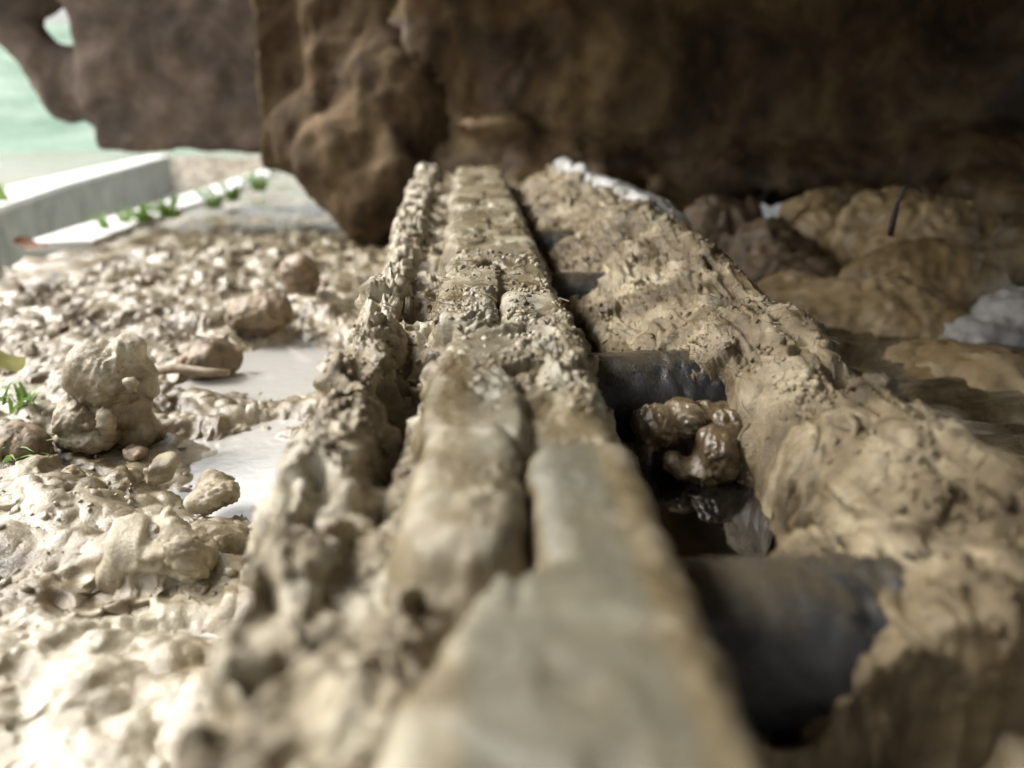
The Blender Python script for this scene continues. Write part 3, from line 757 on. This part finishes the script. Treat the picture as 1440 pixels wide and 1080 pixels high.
# ------------------------------------------------------------------ crumbs of mud: far too many to count
def crumb_mesh(name, pts, sizes, mat, seed):
    bm = bmesh.new(); bmesh.ops.create_icosphere(bm, subdivisions=1, radius=1)
    B = np.array([v.co[:] for v in bm.verts]); F0 = np.array([[v.index for v in f.verts] for f in bm.faces]); bm.free()
    r2 = np.random.default_rng(seed); n = len(pts); nb_ = len(B)
    rad = 0.65 + 0.7 * r2.random((n, nb_, 1))
    q = r2.normal(size=(n, 4)); q /= np.linalg.norm(q, axis=1, keepdims=True)
    w_, x_, y_, z_ = q.T
    Rm = np.stack([1 - 2 * (y_**2 + z_**2), 2 * (x_*y_ - z_*w_), 2 * (x_*z_ + y_*w_), 2 * (x_*y_ + z_*w_), 1 - 2 * (x_**2 + z_**2), 2 * (y_*z_ - x_*w_), 2 * (x_*z_ - y_*w_), 2 * (y_*z_ + x_*w_), 1 - 2 * (x_**2 + y_**2)], 1).reshape(n, 3, 3)
    sc = np.stack([0.7 + .8 * r2.random(n), 0.7 + .6 * r2.random(n), 0.5 + .4 * r2.random(n)], 1)
    V = np.einsum('nij,nkj->nki', Rm, B[None] * rad * sc[:, None, :]) * sizes[:, None, None] + pts[:, None, :]
    F = (F0[None] + (np.arange(n) * nb_)[:, None, None]).reshape(-1, 3)
    o = link(name, mesh_np(name, V.reshape(-1, 3), F), mat)
    return tag(o, kind='stuff')
def scatter_on(o, n, sel, seed):
    me = o.data; k = len(me.vertices); V = np.empty(k * 3, np.float32); me.vertices.foreach_get('co', V); V = V.reshape(-1, 3)
    N = np.empty(k * 3, np.float32); me.vertices.foreach_get('normal', N); N = N.reshape(-1, 3)
    p = sel(V, N); p = np.where(np.isfinite(p), p, 0); p /= p.sum()
    i = np.random.default_rng(seed).choice(k, n, p=p)
    return V[i]
links_ = [c for c in chain.children if c.name.startswith('link')]
pts = np.concatenate([
    scatter_on(links_[1], 900, lambda V, N: (N[:, 2] > .3) * (sstep(.195, .27, V[:, 1])) * (0.15 + sstep(-.005, .012, V[:, 0])) * (0.1 + sstep(-.1, .3, gn3(V * 60))), 1),
    scatter_on(links_[2], 600, lambda V, N: (N[:, 2] > .3) * (V[:, 1] < .42) * (0.1 + sstep(0, .3, gn3(V * 60))), 2),
    scatter_on(links_[3], 200, lambda V, N: (N[:, 2] > .3) * (0.1 + sstep(0, .3, gn3(V * 60))), 3)])
crumb_mesh('mud_crumbs', pts, 0.0003 + 0.0015 * rng.random(len(pts)) ** 4, M['ridge'], 4)
pts = np.concatenate([scatter_on(rid, 1500, lambda V, N: (V[:, 1] > .15) * (0.05 + sstep(0, .35, gn3(V * 45))) / (V[:, 1] + .1), 5),
                      scatter_on(bank, 2200, lambda V, N: (V[:, 1] > .12) * (V[:, 2] > -.045) * (0.05 + sstep(0, .35, gn3(V * 35))) / (V[:, 1] + .1), 6)])
crumb_mesh('mud_crumbs', pts, 0.0004 + 0.0014 * rng.random(len(pts)) ** 3, M['bank'], 7)

gnd = bpy.data.objects['ground']
pts = scatter_on(gnd, 1100, lambda V, N: (V[:, 0] > -.5) * (V[:, 0] < -.05) * (V[:, 1] > .2) * (V[:, 1] < .9) * (0.04 + sstep(0, .35, gn3(V * 28))), 8)
crumb_mesh('mud_crumbs', pts, 0.0004 + 0.0028 * rng.random(len(pts)) ** 4, M['ground'], 9)
pts = np.concatenate([scatter_on(bank, 2600, lambda V, N: (V[:, 1] > .14) * (V[:, 1] < .6) * (V[:, 2] > -.04) * (0.02 + sstep(0.05, .4, gn3(V * 33 + 14))) / (V[:, 1] + .1), 16)])
crumb_mesh('mud_crumbs', pts, 0.0003 + 0.0011 * rng.random(len(pts)) ** 3, M['bank'], 17)
def fibres(name, pts, lmin, lmax, rad, mat, seed):     # bits of straw and root pressed into the mud
    r5 = random.Random(seed); bm = bmesh.new()
    for p in pts:
        p = Vector(p); d = Vector((r5.gauss(0, 1), r5.gauss(0, 1), r5.gauss(0.15, .25))).normalized(); L = r5.uniform(lmin, lmax)
        b2 = d.cross(Vector((0, 0, 1))).normalized() * L * r5.uniform(-.25, .25)
        prev = None
        for t in (0, .35, .7, 1):
            c_ = p + Vector((0, 0, .0004)) + d * L * (t - .5) + b2 * math.sin(math.pi * t)
            q1 = d.orthogonal().normalized(); q2 = d.cross(q1); rr = rad * (1 - .6 * t)
            ring = [bm.verts.new(c_ + (q1 * math.cos(a_) + q2 * math.sin(a_)) * rr) for a_ in (0, 2.09, 4.19)]
            if prev:
                for k_ in range(3): bm.faces.new((prev[k_], prev[(k_ + 1) % 3], ring[(k_ + 1) % 3], ring[k_]))
            prev = ring
    me = bpy.data.meshes.new(name); bm.to_mesh(me); bm.free()
    return tag(link(name, me, mat), kind='stuff')
fp = np.concatenate([scatter_on(links_[2], 70, lambda V, N: (N[:, 2] > .4) * (V[:, 1] < .40) * 1.0, 31), scatter_on(links_[1], 25, lambda V, N: (N[:, 2] > .4) * (V[:, 1] > .22) * 1.0, 32),
    scatter_on(rid, 60, lambda V, N: (V[:, 1] > .2) * (V[:, 2] > -.04) * 1.0, 33), scatter_on(bank, 90, lambda V, N: (V[:, 1] > .2) * (V[:, 1] < .6) * (V[:, 2] > -.03) * 1.0, 34),
    scatter_on(gnd, 60, lambda V, N: (V[:, 0] > -.4) * (V[:, 0] < -.05) * (V[:, 1] > .25) * (V[:, 1] < .7) * 1.0, 35)])
fibres('straw_bits', fp, .004, .013, .00025, M['stick'], 3)
fibres('root_bits', np.concatenate([fp[::5], scatter_on(bank, 40, lambda V, N: (V[:, 1] > .2) * (V[:, 1] < .5) * (V[:, 2] > -.03) * 1.0, 36)]), .003, .008, .0002, M['twig'], 4)

# ------------------------------------------------------------------ sticks, twigs, roots, grass, leaves
def blade(pts, wd, mat, parent):
    V = []; F = []
    pts = [Vector(p) for p in pts]; n = len(pts)
    t = (pts[-1] - pts[0]).normalized(); sd_ = t.cross(Vector((0, 0, 1)))
    sd_ = sd_.normalized() if sd_.length > 1e-3 else Vector((1, 0, 0))
    for i, p in enumerate(pts):
        k = wd * (1 - (i / (n - 1)) ** 1.6) * .5 + 1e-5
        V += [p - sd_ * k, p + Vector((0, 0, -k * .35)), p + sd_ * k]
    for i in range(n - 1):
        a = i * 3; F += [(a, a + 1, a + 4, a + 3), (a + 1, a + 2, a + 5, a + 4)]
    me = bpy.data.meshes.new('blade'); me.from_pydata([tuple(v) for v in V], [], F); me.update()
    return link('blade', me, mat, parent)
def tuft(px, py, n, length, wd, label, seed, lean=(0.6, 0, .4), z=None, Y=None, group=None, mat='grass'):
    b = onz(px, py, GROUND_Z if z is None else z) if Y is None else ony(px, py, Y)
    b.z = max(b.z, gz(b.x, b.y)) if Y is None else b.z
    t = empty('grass_tuft', b); tag(t, label, 'grass', group)
    r_ = random.Random(seed)
    for i in range(n):
        d = Vector((lean[0] + r_.uniform(-.7, .7), lean[1] + r_.uniform(-.6, .6), lean[2] + r_.uniform(0, .6))).normalized()
        L = length * r_.uniform(.55, 1.15); o = b + Vector((r_.uniform(-1, 1), r_.uniform(-1, 1), 0)) * length * .15
        blade([o + d * L * s_ + Vector((0, 0, -.5 * L * s_ * s_)) for s_ in (0, .25, .5, .75, 1)], wd * r_.uniform(.7, 1.2), M[mat], t)
tuft(34, 580, 22, .030, .0026, 'bright green grass tuft at the left edge beside the leaning clod', 1, (.35, 0, .8))
tuft(-6, 575, 5, .040, .0036, 'long yellow green grass blades entering at the left edge', 2, (.9, 0, .5))
tuft(8, 660, 14, .032, .0026, 'pale grass sprig low at the left edge', 3, (.5, 0, .5))
tuft(2, 290, 10, .10, .010, 'grass at the left edge beyond the channel', 4, (0, 0, 1), Y=1.75)
for i, (px, py, n, Y) in enumerate([(205, 312, 34, 1.32), (240, 306, 26, 1.38), (365, 268, 30, 2.1), (330, 282, 24, 1.75), (300, 292, 18, 1.6), (395, 240, 22, 2.8)]):
    tuft(px, py, n, .065 * Y / 1.3, .008, ['bushy green grass tuft on the near channel wall, leftmost', 'green grass tuft just right of the bushiest tuft on the channel wall', 'bright grass tuft by the channel below the hanging guard', 'thin grass tuft midway along the near channel wall', 'low grass tuft along the middle of the near channel wall', 'farthest grass tuft where the channel meets the roller'][i], 20 + i, (0, -.2, .7), Y=Y, group='grass tufts along the channel wall')

for i in range(12):
    px = 150 + i * 21 + 6 * math.sin(i * 2.3); tuft(px, 327 - (px - 130) * .33, 12, .05, .006, 'small dull green grass tuft in the fringe along the near channel wall', 60 + i, (0, -.2, .7), Y=1.25 + .12 * i, group='grass fringe along the near channel wall')
a, b_ = onz(215, 522, -0.078), onz(322, 524, -0.078)
tag(tube('stick', [a, a.lerp(b_, .3) + Vector((0, .002, .0015)), a.lerp(b_, .7), b_], [.0026, .0030, .0027, .002], M['stick'], sides=12), 'muddy stick lying between the upright clod and the far puddle', 'stick')
T = [ony(x, y, .52) for x, y in [(1252, 332), (1256, 310), (1262, 285), (1272, 266), (1282, 260), (1290, 265), (1296, 270)]]
tag(tube('twig', T, [.0020, .0022, .0013, .0011, .0010, .0009, .0006], M['twig'], sides=8), 'thin bent dark twig in front of the ochre mound', 'twig')
for i, (pp, lab) in enumerate([([(925, 545), (930, 533), (922, 522), (912, 514)], 'fine root fibre on the dark pipe, leftmost of the pair'), ([(935, 542), (938, 528), (936, 518)], 'short root fibre on the dark pipe beside the glossy lump')]):
    tag(tube('root_fibre', [ony(x, y, .295 + .001 * k) for k, (x, y) in enumerate(pp)], [.0004, .0004, .0003, .0002][:len(pp)], M['twig'], sides=5), lab, 'root')
def leaf(name, c, s, mat, label, rot):
    V = []; F = []
    n = 7
    for i in range(n):
        t = i / (n - 1); wv = math.sin(math.pi * min(t * 1.02, 1)) ** .8 * .42 + .01
        V += [(t - .5, -wv, .12 * math.sin(3 * t) + .08), (t - .5, 0, .1 * t), (t - .5, wv, .15 * math.cos(4 * t))]
    for i in range(n - 1):
        q = i * 3; F += [(q, q + 1, q + 4, q + 3), (q + 1, q + 2, q + 5, q + 4)]
    me = bpy.data.meshes.new(name); me.from_pydata(V, [], F); me.update(); me.polygons.foreach_set('use_smooth', np.ones(len(F), bool))
    o = link(name, me, M[mat]); o.location = c; o.scale = (s, s, s); o.rotation_euler = rot
    return tag(o, label, 'leaf')
c = onz(45, 358, -.105); leaf('dead_leaf', (c.x, c.y, gz(c.x, c.y) + .010), .034, 'rust', 'rusty brown dead leaf on the rough mud near the channel', (.5, .2, .4))
c = onz(5, 520, -.08); leaf('yellow_leaf', (c.x, c.y, gz(c.x, c.y) + .014), .03, 'yellow', 'yellow leaf standing up at the left edge above the grass', (.9, .3, 1.2))
